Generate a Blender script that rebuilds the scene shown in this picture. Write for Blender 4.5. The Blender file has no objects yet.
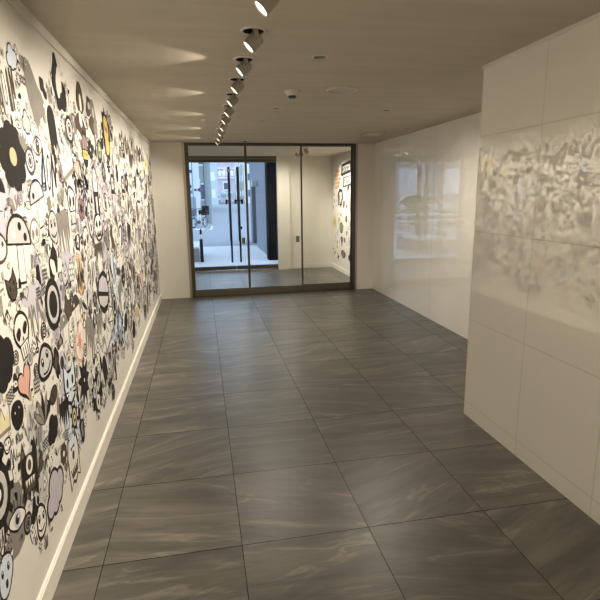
import bpy, bmesh, math, random
from mathutils import Vector, Matrix
SC = bpy.context.scene
COL = SC.collection
PI = math.pi

# ------------------------------------------------------------------ camera
F, YAW, PITCH, ROLL = 497.3, 0.1919, 0.2090, -0.0137
cam = bpy.data.objects.new('camera', bpy.data.cameras.new('camera'))
COL.objects.link(cam)
cam.data.sensor_width = 36.0
cam.data.lens = F / 600 * 36
cam.data.clip_start = 0.02
cam.data.clip_end = 600
fw = Vector((math.sin(YAW) * math.cos(PITCH), math.cos(YAW) * math.cos(PITCH), -math.sin(PITCH)))
rt = Vector((math.cos(YAW), -math.sin(YAW), 0))
up = rt.cross(fw)
r2 = math.cos(ROLL) * rt + math.sin(ROLL) * up
u2 = -math.sin(ROLL) * rt + math.cos(ROLL) * up
m = Matrix.Identity(4)
for i in range(3):
    m[i][0], m[i][1], m[i][2] = r2[i], u2[i], -fw[i]
m[0][3], m[1][3], m[2][3] = 0, 0, 1.556
cam.matrix_world = m
SC.camera = cam

# ------------------------------------------------------------------ sky, exposure
w = bpy.data.worlds.new('sky'); SC.world = w; w.use_nodes = True
bg = w.node_tree.nodes['Background']
bg.inputs[0].default_value = (0.56, 0.72, 1.0, 1)
bg.inputs[1].default_value = 1.5
SC.view_settings.view_transform = 'Standard'
SC.view_settings.look = 'None'
SC.view_settings.exposure = 1.05
SC.view_settings.gamma = 1.0
SC.view_settings.use_curve_mapping = False
SC.cycles.use_denoising = True
SC.cycles.max_bounces = 12
SC.cycles.diffuse_bounces = 6
SC.cycles.glossy_bounces = 6
SC.cycles.transparent_max_bounces = 24
SC.cycles.sample_clamp_indirect = 6.0
SPOT_W = 30.0          # every mural spotlight
SPOT_COL = (1.0, 0.89, 0.73)
VEST_W = 36.0
DOWN_W = 36.0         # light added by small downlights in the vestibule
LOBBY_W = 31.0        # light added to small fittings in the far half of the lobby
SPILL_W = 3.0         # stray light of the higher-aimed spotlights
FILL_LAMP_W = 5.5         # each added fill lamp behind the viewer

# ------------------------------------------------------------------ room numbers (metres)
XL, XR, YB, ZC = -0.673, 2.757, 7.807, 2.326       # left wall, right wall, glazed wall, ceiling
XP, YP = 1.782, 3.05                               # tiled pier: face and far corner
YO = 10.45                                         # street doors
YR = -2.2                                          # wall behind the camera

# ------------------------------------------------------------------ materials
def newmat(name):
    mt = bpy.data.materials.new(name); mt.use_nodes = True
    nt = mt.node_tree
    return mt, nt, nt.nodes['Principled BSDF']

def setin(b, k, v):
    if k in b.inputs: b.inputs[k].default_value = v

def mat(name, col, rough=0.5, metal=0.0, spec=0.5, var=0.05, scale=8.0, emit=None, coat=0.0, stretch=(1, 1, 1), bump=0.0):
    mt, nt, b = newmat(name)
    N, L = nt.nodes, nt.links
    tc = N.new('ShaderNodeTexCoord'); mp = N.new('ShaderNodeMapping'); nz = N.new('ShaderNodeTexNoise')
    mp.inputs['Scale'].default_value = stretch
    nz.inputs['Scale'].default_value = scale; nz.inputs['Detail'].default_value = 4
    L.new(tc.outputs['Object'], mp.inputs[0]); L.new(mp.outputs[0], nz.inputs['Vector'])
    rp = N.new('ShaderNodeValToRGB')
    rp.color_ramp.elements[0].position = 0.3; rp.color_ramp.elements[1].position = 0.7
    rp.color_ramp.elements[0].color = tuple(max(0, c * (1 - var)) for c in col) + (1,)
    rp.color_ramp.elements[1].color = tuple(min(1, c * (1 + var)) for c in col) + (1,)
    L.new(nz.outputs['Fac'], rp.inputs[0]); L.new(rp.outputs[0], b.inputs['Base Color'])
    setin(b, 'Roughness', rough); setin(b, 'Metallic', metal); setin(b, 'Specular IOR Level', spec)
    if coat: setin(b, 'Coat Weight', coat); setin(b, 'Coat Roughness', 0.02)
    if emit:
        setin(b, 'Emission Color', tuple(emit[:3]) + (1,)); setin(b, 'Emission Strength', emit[3])
    if bump:
        bp = N.new('ShaderNodeBump'); bp.inputs['Strength'].default_value = bump; bp.inputs['Distance'].default_value = 0.004
        L.new(nz.outputs['Fac'], bp.inputs['Height']); L.new(bp.outputs[0], b.inputs['Normal'])
    return mt

def glass_mat(name, tint=(0.96, 0.98, 0.98)):
    mt = bpy.data.materials.new(name); mt.use_nodes = True
    nt = mt.node_tree; N, L = nt.nodes, nt.links
    N.remove(N['Principled BSDF'])
    tr = N.new('ShaderNodeBsdfTransparent'); tr.inputs[0].default_value = tint + (1,)
    gl = N.new('ShaderNodeBsdfGlossy'); gl.inputs['Roughness'].default_value = 0.0
    fr = N.new('ShaderNodeFresnel'); fr.inputs[0].default_value = 1.26
    mx = N.new('ShaderNodeMixShader')
    L.new(fr.outputs[0], mx.inputs[0]); L.new(tr.outputs[0], mx.inputs[1]); L.new(gl.outputs[0], mx.inputs[2])
    L.new(mx.outputs[0], N['Material Output'].inputs[0])
    return mt

class NB:      # small node-graph writer
    def __init__(s, nt): s.N, s.L = nt.nodes, nt.links
    def put(s, sock, v):
        if hasattr(v, 'default_value') or hasattr(v, 'is_linked'): s.L.new(v, sock)
        else: sock.default_value = v
    def math(s, op, a, b=0.0, c=None):
        n = s.N.new('ShaderNodeMath'); n.operation = op
        s.put(n.inputs[0], a); s.put(n.inputs[1], b)
        if c is not None: s.put(n.inputs[2], c)
        return n.outputs[0]
    def comb(s, x, y, z=0.0):
        n = s.N.new('ShaderNodeCombineXYZ')
        s.put(n.inputs[0], x); s.put(n.inputs[1], y); s.put(n.inputs[2], z)
        return n.outputs[0]
    def noise(s, vec, scale, detail=4, rough=0.55, dist=0.0):
        n = s.N.new('ShaderNodeTexNoise'); s.L.new(vec, n.inputs['Vector'])
        n.inputs['Scale'].default_value = scale; n.inputs['Detail'].default_value = detail
        n.inputs['Roughness'].default_value = rough; n.inputs['Distortion'].default_value = dist
        return n.outputs['Fac']
    def mix(s, fac, a, b):
        n = s.N.new('ShaderNodeMix'); n.data_type = 'RGBA'
        s.put(n.inputs[0], fac); s.put(n.inputs[6], a); s.put(n.inputs[7], b)
        return n.outputs[2]
    def ramp(s, v, p0, p1, smooth=True):
        n = s.N.new('ShaderNodeMapRange'); n.interpolation_type = 'SMOOTHSTEP' if smooth else 'LINEAR'
        s.put(n.inputs[0], v); n.inputs[1].default_value = p0; n.inputs[2].default_value = p1
        return n.outputs[0]

def stone_tile(name, x0, y0, size, dark, light, vein, rough):
    mt, nt, b = newmat(name); g = NB(nt); N, L = g.N, g.L
    tc = N.new('ShaderNodeTexCoord'); sp = N.new('ShaderNodeSeparateXYZ'); L.new(tc.outputs['Object'], sp.inputs[0])
    u = g.math('DIVIDE', g.math('SUBTRACT', sp.outputs[0], x0), size)
    v = g.math('DIVIDE', g.math('SUBTRACT', sp.outputs[1], y0), size)
    iu, iv = g.math('FLOOR', u), g.math('FLOOR', v)
    fu, fv = g.math('FRACT', u), g.math('FRACT', v)
    wn = N.new('ShaderNodeTexWhiteNoise'); wn.noise_dimensions = '2D'
    L.new(g.comb(iu, iv), wn.inputs['Vector'])
    ws = N.new('ShaderNodeSeparateColor'); L.new(wn.outputs['Color'], ws.inputs[0])
    ra, rb, rc = ws.outputs[0], ws.outputs[1], ws.outputs[2]
    # streak direction of every slab: mostly across the room, sometimes diagonal
    ang = g.math('MULTIPLY', g.math('SUBTRACT', ra, 0.62), 0.8)
    ca, sa = g.math('COSINE', ang), g.math('SINE', ang)
    px = g.math('ADD', g.math('MULTIPLY', fu, ca), g.math('MULTIPLY', fv, g.math('MULTIPLY', sa, -1)))
    py = g.math('ADD', g.math('MULTIPLY', fu, sa), g.math('MULTIPLY', fv, ca))
    ox, oy = g.math('MULTIPLY', rb, 37.0), g.math('MULTIPLY', rc, 53.0)
    streak = g.comb(g.math('ADD', g.math('MULTIPLY', px, 0.9), ox), g.math('ADD', g.math('MULTIPLY', py, 5.5), oy))
    fine = g.comb(g.math('ADD', g.math('MULTIPLY', px, 3.0), ox), g.math('ADD', g.math('MULTIPLY', py, 20.0), oy))
    n1 = g.noise(streak, 1.0, 7, 0.62, 0.5)
    n2 = g.noise(fine, 2.0, 5, 0.65, 0.3)
    n3 = g.noise(streak, 0.55, 4, 0.5, 0.9)
    base = g.mix(g.ramp(g.math('ADD', g.math('MULTIPLY', n1, 0.74), g.math('MULTIPLY', n2, 0.26)), 0.34, 0.68), dark + (1,), light + (1,))
    ridge = g.math('SUBTRACT', 1.0, g.math('ABSOLUTE', g.math('MULTIPLY', g.math('SUBTRACT', n3, 0.5), 22.0)))
    vm = g.math('MULTIPLY', g.ramp(ridge, 0.35, 1.0), g.ramp(n1, 0.40, 0.62))
    colr = g.mix(g.math('MULTIPLY', vm, 0.6), base, vein + (1,))
    # each slab a little lighter or darker
    hs = N.new('ShaderNodeHueSaturation'); L.new(colr, hs.inputs['Color'])
    L.new(g.math('ADD', g.math('MULTIPLY', rb, 0.34), 0.83), hs.inputs['Value'])
    e = g.math('MINIMUM', g.math('MINIMUM', fu, g.math('SUBTRACT', 1.0, fu)), g.math('MULTIPLY', g.math('MINIMUM', fv, g.math('SUBTRACT', 1.0, fv)), 0.8))
    grout = g.math('LESS_THAN', e, 0.0026)
    out = g.mix(grout, hs.outputs[0], (0.014, 0.013, 0.010, 1))
    L.new(out, b.inputs['Base Color'])
    L.new(g.math('ADD', g.math('MULTIPLY', n2, 0.10), rough - 0.05), b.inputs['Roughness'])
    L.new(g.math('MULTIPLY', g.math('SUBTRACT', 1.0, grout), 0.8), b.inputs['Specular IOR Level'])
    bp = N.new('ShaderNodeBump'); bp.inputs['Strength'].default_value = 0.12; bp.inputs['Distance'].default_value = 0.003
    L.new(g.math('SUBTRACT', g.math('ADD', g.math('MULTIPLY', n1, 0.5), g.math('MULTIPLY', n2, 0.5)), grout), bp.inputs['Height'])
    L.new(bp.outputs[0], b.inputs['Normal'])
    return mt

def panel_mat(name, col, rough, axes, origins, sizes, jw, joint, coat=1.0, ior=1.8):
    """glossy panels with thin joints along two object axes (a size of 0 = no joints that way)"""
    mt, nt, b = newmat(name); g = NB(nt); N, L = g.N, g.L
    tc = N.new('ShaderNodeTexCoord'); sp = N.new('ShaderNodeSeparateXYZ'); L.new(tc.outputs['Object'], sp.inputs[0])
    e = None
    for ax, o, s in zip(axes, origins, sizes):
        if not s: continue
        f = g.math('FRACT', g.math('DIVIDE', g.math('SUBTRACT', sp.outputs[ax], o), s))
        d = g.math('MULTIPLY', g.math('MINIMUM', f, g.math('SUBTRACT', 1.0, f)), s)
        e = d if e is None else g.math('MINIMUM', e, d)
    jm = g.math('LESS_THAN', e, jw / 2)
    nz = g.noise(tc.outputs['Object'], 0.8, 3)
    c = g.mix(nz, tuple(x * 0.97 for x in col) + (1,), col + (1,))
    L.new(g.mix(jm, c, joint + (1,)), b.inputs['Base Color'])
    setin(b, 'Roughness', rough); setin(b, 'Coat Weight', coat); setin(b, 'Coat Roughness', 0.0)
    L.new(g.math('MULTIPLY', g.math('SUBTRACT', 1.0, jm), coat), b.inputs['Coat Weight'])
    setin(b, 'Coat IOR', ior)
    return mt

def brick_mat(name, c1, c2, mortar, scale, bw=0.5, rh=0.25, rough=0.6, ms=0.02, rot=(0, 0, 0)):
    mt, nt, b = newmat(name); N, L = nt.nodes, nt.links
    tc = N.new('ShaderNodeTexCoord'); mp = N.new('ShaderNodeMapping'); mp.inputs['Rotation'].default_value = rot
    br = N.new('ShaderNodeTexBrick')
    L.new(tc.outputs['Object'], mp.inputs[0]); L.new(mp.outputs[0], br.inputs['Vector'])
    br.inputs['Color1'].default_value = c1 + (1,); br.inputs['Color2'].default_value = c2 + (1,)
    br.inputs['Mortar'].default_value = mortar + (1,); br.inputs['Scale'].default_value = scale
    br.inputs['Brick Width'].default_value = bw; br.inputs['Row Height'].default_value = rh
    br.inputs['Mortar Size'].default_value = ms
    L.new(br.outputs['Color'], b.inputs['Base Color']); setin(b, 'Roughness', rough)
    return mt

M = {}
M['floor'] = stone_tile('grey slate tile', -0.4953, 1.9968, 0.6, (0.054, 0.050, 0.041), (0.126, 0.116, 0.095), (0.23, 0.213, 0.18), 0.38)
M['ceiling'] = mat('brushed plaster', (0.57, 0.515, 0.425), 0.9, var=0.05, scale=2.0, stretch=(0.7, 5, 1), spec=0.2)
M['wall'] = mat('cream wallpaper', (0.72, 0.69, 0.62), 0.75, var=0.02, scale=30, spec=0.3)
M['wall_grey'] = mat('warm grey wallpaper', (0.82, 0.79, 0.72), 0.75, var=0.02, scale=30, spec=0.3, stretch=(4, 4, .4))
M['mural_base'] = mat('smooth white mural paper', (0.64, 0.615, 0.565), 0.6, var=0.025, scale=3, spec=0.3)
M['white_trim'] = mat('white painted trim', (0.74, 0.71, 0.65), 0.45, var=0.02)
M['right'] = panel_mat('back-painted white glass', (0.93, 0.90, 0.84), 0.5, (1, 2), (5.68, 0), (1.8, 0), 0.006, (0.52, 0.49, 0.42))
M['pier'] = panel_mat('glossy white wall tile', (0.93, 0.90, 0.84), 0.45, (1, 2), (2.444, 0.10), (0.6, 0.6), 0.006, (0.60, 0.56, 0.49), ior=2.4)
M['steel'] = mat('brushed stainless steel', (0.25, 0.225, 0.185), 0.30, metal=1.0, var=0.08, scale=20, stretch=(30, 30, 0.5))
M['light_steel'] = mat('satin stainless steel', (0.52, 0.48, 0.41), 0.35, metal=1.0, var=0.06, scale=20, stretch=(30, 30, 0.5))
M['dark_steel'] = mat('dark bronze steel', (0.13, 0.115, 0.095), 0.35, metal=0.9, var=0.08, scale=20, stretch=(30, 30, 0.5))
M['brown_plate'] = mat('brown lock plate', (0.22, 0.17, 0.12), 0.4, metal=0.5)
M['glass'] = glass_mat('clear door glass')
M['black'] = mat('black powder coat', (0.006, 0.006, 0.008), 0.5, spec=0.2)
M['black_panel'] = mat('matt black cladding', (0.004, 0.0045, 0.007), 0.9, spec=0.05, var=0.2, scale=3, stretch=(6, 6, .5))
M['white_metal'] = mat('white enamel', (0.66, 0.63, 0.57), 0.35)
M['lamp_grey'] = mat('satin white lamp body', (0.36, 0.335, 0.29), 0.45)
M['well'] = mat('dark lamp recess', (0.03, 0.028, 0.025), 0.6)
M['lens'] = mat('lit lamp lens', (0.9, 0.85, 0.75), 0.3, emit=(1.0, 0.88, 0.68, 1.6), var=0.03)
M['off_lens'] = mat('lamp diffuser', (0.8, 0.77, 0.7), 0.3)
M['grey_plastic'] = mat('grey plastic', (0.30, 0.28, 0.25), 0.5)
M['dark_plastic'] = mat('dark plastic', (0.05, 0.05, 0.05), 0.5)
M['pavement'] = mat('pale concrete paving', (0.62, 0.62, 0.62), 0.8, var=0.06, scale=3)
M['road'] = mat('grey asphalt', (0.27, 0.28, 0.30), 0.85, var=0.08, scale=4)
M['kerb'] = mat('kerb stone', (0.36, 0.37, 0.38), 0.8)
M['paint'] = mat('white road paint', (0.85, 0.85, 0.85), 0.7)
M['facade_tile'] = brick_mat('blue grey facade tile', (0.20, 0.215, 0.25), (0.23, 0.245, 0.28), (0.15, 0.16, 0.19), 5.0, 0.5, 0.30, rough=0.5, rot=(PI / 2, 0, PI / 2))
M['purple'] = mat('dark plum door', (0.03, 0.024, 0.034), 0.7, spec=0.2)
M['concrete'] = mat('grey concrete', (0.36, 0.37, 0.38), 0.8, var=0.08, scale=6)
M['white_stone'] = mat('white coping', (0.75, 0.75, 0.75), 0.7)
M['b_white'] = mat('white render', (0.84, 0.84, 0.82), 0.8, var=0.03, scale=1)
M['b_grey'] = mat('grey green render', (0.30, 0.33, 0.32), 0.8, var=0.05, scale=0.5)
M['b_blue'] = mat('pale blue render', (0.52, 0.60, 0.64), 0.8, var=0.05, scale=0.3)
M['b_pink'] = mat('dusty pink facade', (0.52, 0.43, 0.47), 0.8, var=0.08, scale=0.4)
M['shop_grey'] = mat('grey shop front', (0.30, 0.30, 0.31), 0.8, var=0.06, scale=0.6)
M['b_cream'] = mat('cream facade', (0.80, 0.76, 0.66), 0.8, var=0.04, scale=0.4)
M['window_frame'] = mat('pale window frame', (0.78, 0.78, 0.78), 0.5)
M['window_dark'] = mat('dark window glass', (0.10, 0.11, 0.14), 0.1)
M['window_light'] = mat('pale window blind', (0.80, 0.80, 0.82), 0.4)
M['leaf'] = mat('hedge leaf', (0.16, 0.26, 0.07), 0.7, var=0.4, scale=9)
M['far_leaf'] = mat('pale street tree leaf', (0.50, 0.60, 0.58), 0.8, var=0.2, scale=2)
M['car_white'] = mat('white car paint', (0.80, 0.80, 0.80), 0.25, coat=0.5)
M['car_glass'] = mat('car glass', (0.03, 0.035, 0.04), 0.05)
M['rubber'] = mat('tyre rubber', (0.02, 0.02, 0.022), 0.8)
M['chrome'] = mat('bright metal', (0.7, 0.7, 0.7), 0.25, metal=1.0)
M['bike_frame'] = mat('silver bicycle frame', (0.55, 0.56, 0.60), 0.35, metal=0.3)
M['sign_purple'] = mat('plum sign face', (0.16, 0.11, 0.24), 0.5)
M['sign_blue'] = mat('teal sign face', (0.10, 0.30, 0.42), 0.5)
M['sign_yellow'] = mat('yellow sign face', (0.75, 0.62, 0.20), 0.5)
# inks of the murals
for k, c in dict(ink=(0.012, 0.010, 0.009), brown=(0.065, 0.050, 0.036), grey=(0.20, 0.185, 0.165), pale=(0.45, 0.44, 0.43), lilac=(0.44, 0.42, 0.47),
                 white=(0.66, 0.635, 0.59), yellow=(0.46, 0.35, 0.11), orange=(0.62, 0.34, 0.14), pink=(0.58, 0.33, 0.27), red=(0.56, 0.20, 0.13),
                 blue=(0.20, 0.26, 0.36), sky=(0.56, 0.62, 0.70), green=(0.22, 0.26, 0.15), lemon=(0.60, 0.55, 0.34), tan=(0.48, 0.35, 0.21), mauve=(0.22, 0.15, 0.145)).items():
    M['i_' + k] = mat('mural ink ' + k, c, 0.6, var=0.06, scale=20, spec=0.3)

# ------------------------------------------------------------------ mesh helpers
class MB:
    def __init__(s): s.bm = bmesh.new()
    def box(s, a, b, bev=0.0):
        x0, y0, z0 = (min(a[i], b[i]) for i in range(3)); x1, y1, z1 = (max(a[i], b[i]) for i in range(3))
        t = bmesh.new()
        vs = [t.verts.new(p) for p in ((x0, y0, z0), (x1, y0, z0), (x1, y1, z0), (x0, y1, z0), (x0, y0, z1), (x1, y0, z1), (x1, y1, z1), (x0, y1, z1))]
        for f in ((0, 3, 2, 1), (4, 5, 6, 7), (0, 1, 5, 4), (1, 2, 6, 5), (2, 3, 7, 6), (3, 0, 4, 7)):
            t.faces.new([vs[i] for i in f])
        if bev: bmesh.ops.bevel(t, geom=t.edges[:], offset=bev, segments=2, affect='EDGES', profile=0.7)
        s._merge(t); return s
    def _merge(s, t):
        me = bpy.data.meshes.new('tmp'); t.to_mesh(me); t.free(); s.bm.from_mesh(me); bpy.data.meshes.remove(me)
    def lathe(s, prof, origin=(0, 0, 0), axis=(0, 0, 1), seg=24):
        """prof: list of (radius, height along axis)"""
        ax = Vector(axis).normalized(); q = Vector((0, 0, 1)).rotation_difference(ax); o = Vector(origin)
        rings = []
        for r, h in prof:
            if r < 1e-6: rings.append([s.bm.verts.new(o + q @ Vector((0, 0, h)))])
            else: rings.append([s.bm.verts.new(o + q @ Vector((r * math.cos(2 * PI * i / seg), r * math.sin(2 * PI * i / seg), h))) for i in range(seg)])
        for A, B in zip(rings, rings[1:]):
            for i in range(seg):
                j = (i + 1) % seg
                if len(A) == 1 and len(B) == 1: continue
                if len(A) == 1: s.bm.faces.new((A[0], B[i], B[j]))
                elif len(B) == 1: s.bm.faces.new((A[i], A[j], B[0]))
                else: s.bm.faces.new((A[i], A[j], B[j], B[i]))
        return s
    def cyl(s, a, b, r, r1=None, seg=16):
        a, b = Vector(a), Vector(b); h = (b - a).length; r1 = r if r1 is None else r1
        return s.lathe([(0, 0), (r, 0), (r1, h), (0, h)], a, b - a, seg)
    def tube(s, pts, r, seg=8):
        for a, b in zip(pts, pts[1:]): s.cyl(a, b, r, seg=seg)
        return s
    def torus(s, c, axis, R, r, seg=28, rs=8):
        return s.lathe([(R + r * math.cos(2 * PI * k / rs), r * math.sin(2 * PI * k / rs)) for k in range(rs + 1)], c, axis, seg)
    def prism(s, pts, y0, y1):
        """outline in x,z pulled along y"""
        A = [s.bm.verts.new((x, y0, z)) for x, z in pts]; B = [s.bm.verts.new((x, y1, z)) for x, z in pts]
        s.bm.faces.new(A); s.bm.faces.new(B[::-1]); n = len(pts)
        for i in range(n): s.bm.faces.new((A[i], A[(i + 1) % n], B[(i + 1) % n], B[i]))
        return s
    def build(s, name, mt, parent=None, smooth=False, loc=None, bevel=0):
        bmesh.ops.recalc_face_normals(s.bm, faces=s.bm.faces[:])
        me = bpy.data.meshes.new(name); s.bm.to_mesh(me); s.bm.free()
        for x in (mt if isinstance(mt, (list, tuple)) else [mt]): me.materials.append(M[x])
        o = bpy.data.objects.new(name, me); COL.objects.link(o)
        if parent: o.parent = parent
        if loc: o.location = loc
        if smooth:
            for p in me.polygons: p.use_smooth = True
            try: me.set_sharp_from_angle(angle=math.radians(38))
            except Exception: pass
        if bevel:
            md = o.modifiers.new('bevel', 'BEVEL'); md.width = bevel; md.segments = 2; md.limit_method = 'ANGLE'
        return o

def B(a, b, bev=0.0): return MB().box(a, b, bev)

def tag(o, label, cat, group=None, kind=None):
    o['label'] = label; o['category'] = cat
    if group: o['group'] = group
    if kind: o['kind'] = kind
    return o

def empty(name, loc, label, cat, group=None, rz=0.0, kind=None):
    o = bpy.data.objects.new(name, None); COL.objects.link(o)
    o.empty_display_size = 0.1; o.location = loc; o.rotation_euler = (0, 0, rz)
    return tag(o, label, cat, group, kind)

def struct(name, mb, mt, label, cat):
    return tag(mb.build(name, mt), label, cat, kind='structure')

# ------------------------------------------------------------------ room shell
struct('floor', B((XL - 0.2, YR - 0.2, -0.15), (XR + 0.2, YO + 0.12, 0.0)), 'floor', 'dark grey slate-look square floor tiles of the lobby', 'floor')

SPOTS = [2.583 + 0.5125 * k for k in range(10)]
OFFCAM = [2.583 - 0.5125 * k for k in (1, 2, 3, 4)]
VSPOTS = [8.68, 9.12, 9.56]
SX, VX = 0.292, 1.83
HOLES = [(SX, y, 0.052) for y in SPOTS + OFFCAM] + [(VX, y, 0.052) for y in VSPOTS] + [(0.717, 2.996, 0.0366), (0.720, 4.718, 0.0296), (1.783, 4.738, 0.0327), (0.690, 5.513, 0.0312), (0.660, 9.53, 0.039), (1.560, 9.62, 0.039)]
def ceiling_mesh():
    mb = MB(); bm = mb.bm; edges = []
    def loop(pts):
        vs = [bm.verts.new((x, y, ZC)) for x, y in pts]
        for i in range(len(vs)): edges.append(bm.edges.new((vs[i], vs[(i + 1) % len(vs)])))
    loop([(XL - 0.2, YR - 0.2), (XR + 0.2, YR - 0.2), (XR + 0.2, YO + 0.12), (XL - 0.2, YO + 0.12)])
    for x, y, r in HOLES:
        loop([(x + r * math.cos(2 * PI * i / 24), y + r * math.sin(2 * PI * i / 24)) for i in range(24)])
    bmesh.ops.triangle_fill(bm, edges=edges, use_beauty=True, use_dissolve=False)
    mb.box((XL - 0.2, YR - 0.2, ZC + 0.16), (XR + 0.2, YO + 0.12, ZC + 0.30))
    return mb
struct('ceiling', ceiling_mesh(), 'ceiling', 'beige brushed plaster ceiling of the lobby', 'ceiling')

struct('wall_left', B((XL - 0.15, YR, 0), (XL, YB + 0.02, ZC + 0.16)), 'mural_base', 'long left wall covered with the doodle mural', 'wall')
struct('wall_right', B((XR, YP - 0.02, 0), (XR + 0.15, YB + 0.02, ZC + 0.16)), 'right', 'glossy white glass-clad right wall reflecting the entrance', 'wall')
struct('wall_pier', B((XP, YR, 0), (XR + 0.15, YP, ZC + 0.16)), 'pier', 'glossy white tiled wall block jutting out at near right', 'wall')
struct('wall_rear', B((XL - 0.15, YR - 0.15, 0), (XR + 0.15, YR, ZC + 0.16)), 'wall', 'plain wall behind the viewer', 'wall')
struct('wall_back', B((XL - 0.15, YB, 0), (-0.226, YB + 0.14, ZC + 0.16)).box((2.478, YB, 0), (XR + 0.15, YB + 0.14, ZC + 0.16)), 'wall_grey', 'narrow beige wall strips either side of the glass partition', 'wall')
struct('wall_vestibule_left', B((XL - 0.15, YB + 0.14, 0), (XL, YO + 0.12, ZC + 0.16)), 'wall', 'white left side wall of the entrance vestibule', 'wall')
struct('wall_vestibule_right', B((XR, YB + 0.14, 0), (XR + 0.15, YO + 0.12, ZC + 0.16)), 'mural_base', 'white right side wall of the entrance vestibule behind its doodles', 'wall')
struct('wall_vestibule_back', B((XL, YO, 0), (-0.23, YO + 0.12, ZC + 0.16)).box((1.59, YO, 0), (XR, YO + 0.12, ZC + 0.16)), 'wall', 'white wall beside the street doors inside the vestibule', 'wall')
struct('wall_pilaster', B((1.573, YO - 0.07, 0), (1.835, YO, ZC)), 'wall', 'white pilaster right of the street doors', 'wall')
struct('baseboard_left', B((XL, YR, 0), (XL + 0.014, YB, 0.092)).box((XL, YR, 0.092), (XL + 0.010, YB, 0.100)), 'white_trim', 'white baseboard along the mural wall', 'baseboard')
struct('baseboard_vestibule', B((XR - 0.012, YB + 0.14, 0), (XR, YO, 0.09)).box((1.835, YO - 0.012, 0), (XR - 0.012, YO, 0.09)), 'white_trim', 'white baseboard round the vestibule', 'baseboard')
struct('trim_1', B((XL, YR, ZC - 0.045), (XL + 0.012, YB, ZC)), 'white_trim', 'thin white trim strip at the top of the mural wall', 'trim')
struct('trim_2', B((XP - 0.008, YR, ZC - 0.02), (XP, YP + 0.008, ZC)).box((XP - 0.008, YP, ZC - 0.02), (XR, YP + 0.008, ZC)), 'white_trim', 'thin white edge strip topping the tiled wall block', 'trim')

# ------------------------------------------------------------------ inner glass partition
X0, X1, X2, X3 = -0.150, 0.702, 1.566, 2.402
fr = empty('trim_3', (1.126, YB + 0.05, 0), 'brushed steel frame round the inner glass partition', 'frame', kind='structure')
def kid(mb, name, mt, par, smooth=False, bevel=0):
    o = mb.build(name, mt, smooth=smooth, bevel=bevel)
    o.parent = par; o.matrix_parent_inverse = Matrix.Translation(par.location).inverted() if par.rotation_euler.z == 0 else par.matrix_basis.inverted()
    return o
for xa, xb, xc in ((-0.226, -0.190, X0), (2.478, 2.446, X3)):
    jb = kid(B((xa, YB - 0.008, 0), (xb, YB + 0.13, ZC), 0.002), 'jamb', 'light_steel', fr)
    rv = kid(B((xb, YB + 0.004, 0), (xc, YB + 0.12, ZC)), 'door_stop', 'dark_steel', fr)
kid(B((X0, YB - 0.004, 2.300), (X3, YB + 0.12, ZC)), 'head_rail', 'dark_steel', fr)
kid(B((X0, YB - 0.004, 0), (X3, YB + 0.12, 0.012)), 'floor_track', 'dark_steel', fr)
def leaf(name, x0, x1, y, label, lock):
    d = empty(name, ((x0 + x1) / 2, y, 0), label, 'door' if lock else 'window', kind='structure')
    kid(B((x0, y - 0.018, 0.013), (x1, y + 0.018, 0.118), 0.002), 'bottom_rail', 'steel', d)
    kid(B((x0, y - 0.018, 2.284), (x1, y + 0.018, 2.300), 0.002), 'top_rail', 'dark_steel', d)
    kid(B((x0, y - 0.014, 0.118), (x0 + 0.016, y + 0.014, 2.284)), 'stile', 'dark_steel', d)
    kid(B((x1 - 0.016, y - 0.014, 0.118), (x1, y + 0.014, 2.284)), 'stile', 'dark_steel', d)
    kid(B((x0 + 0.016, y - 0.005, 0.118), (x1 - 0.016, y + 0.005, 2.284)), 'glass_pane', 'glass', d)
    if lock:
        kid(B((x1 - 0.098, y - 0.022, 0.815), (x1 - 0.050, y + 0.022, 0.910), 0.004), 'lock_plate', 'brown_plate', d)
    return d
leaf('door_1', X0, X1 + 0.006, YB + 0.022, 'left sliding glass leaf of the inner partition, street seen through it', True)
leaf('door_2', X1 + 0.008, X2 + 0.006, YB + 0.022, 'middle sliding glass leaf of the inner partition with brown lock plate', True)
leaf('window_1', X2 + 0.008, X3, YB + 0.07, 'right fixed glass panel of the inner partition before the vestibule mural', False)

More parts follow.
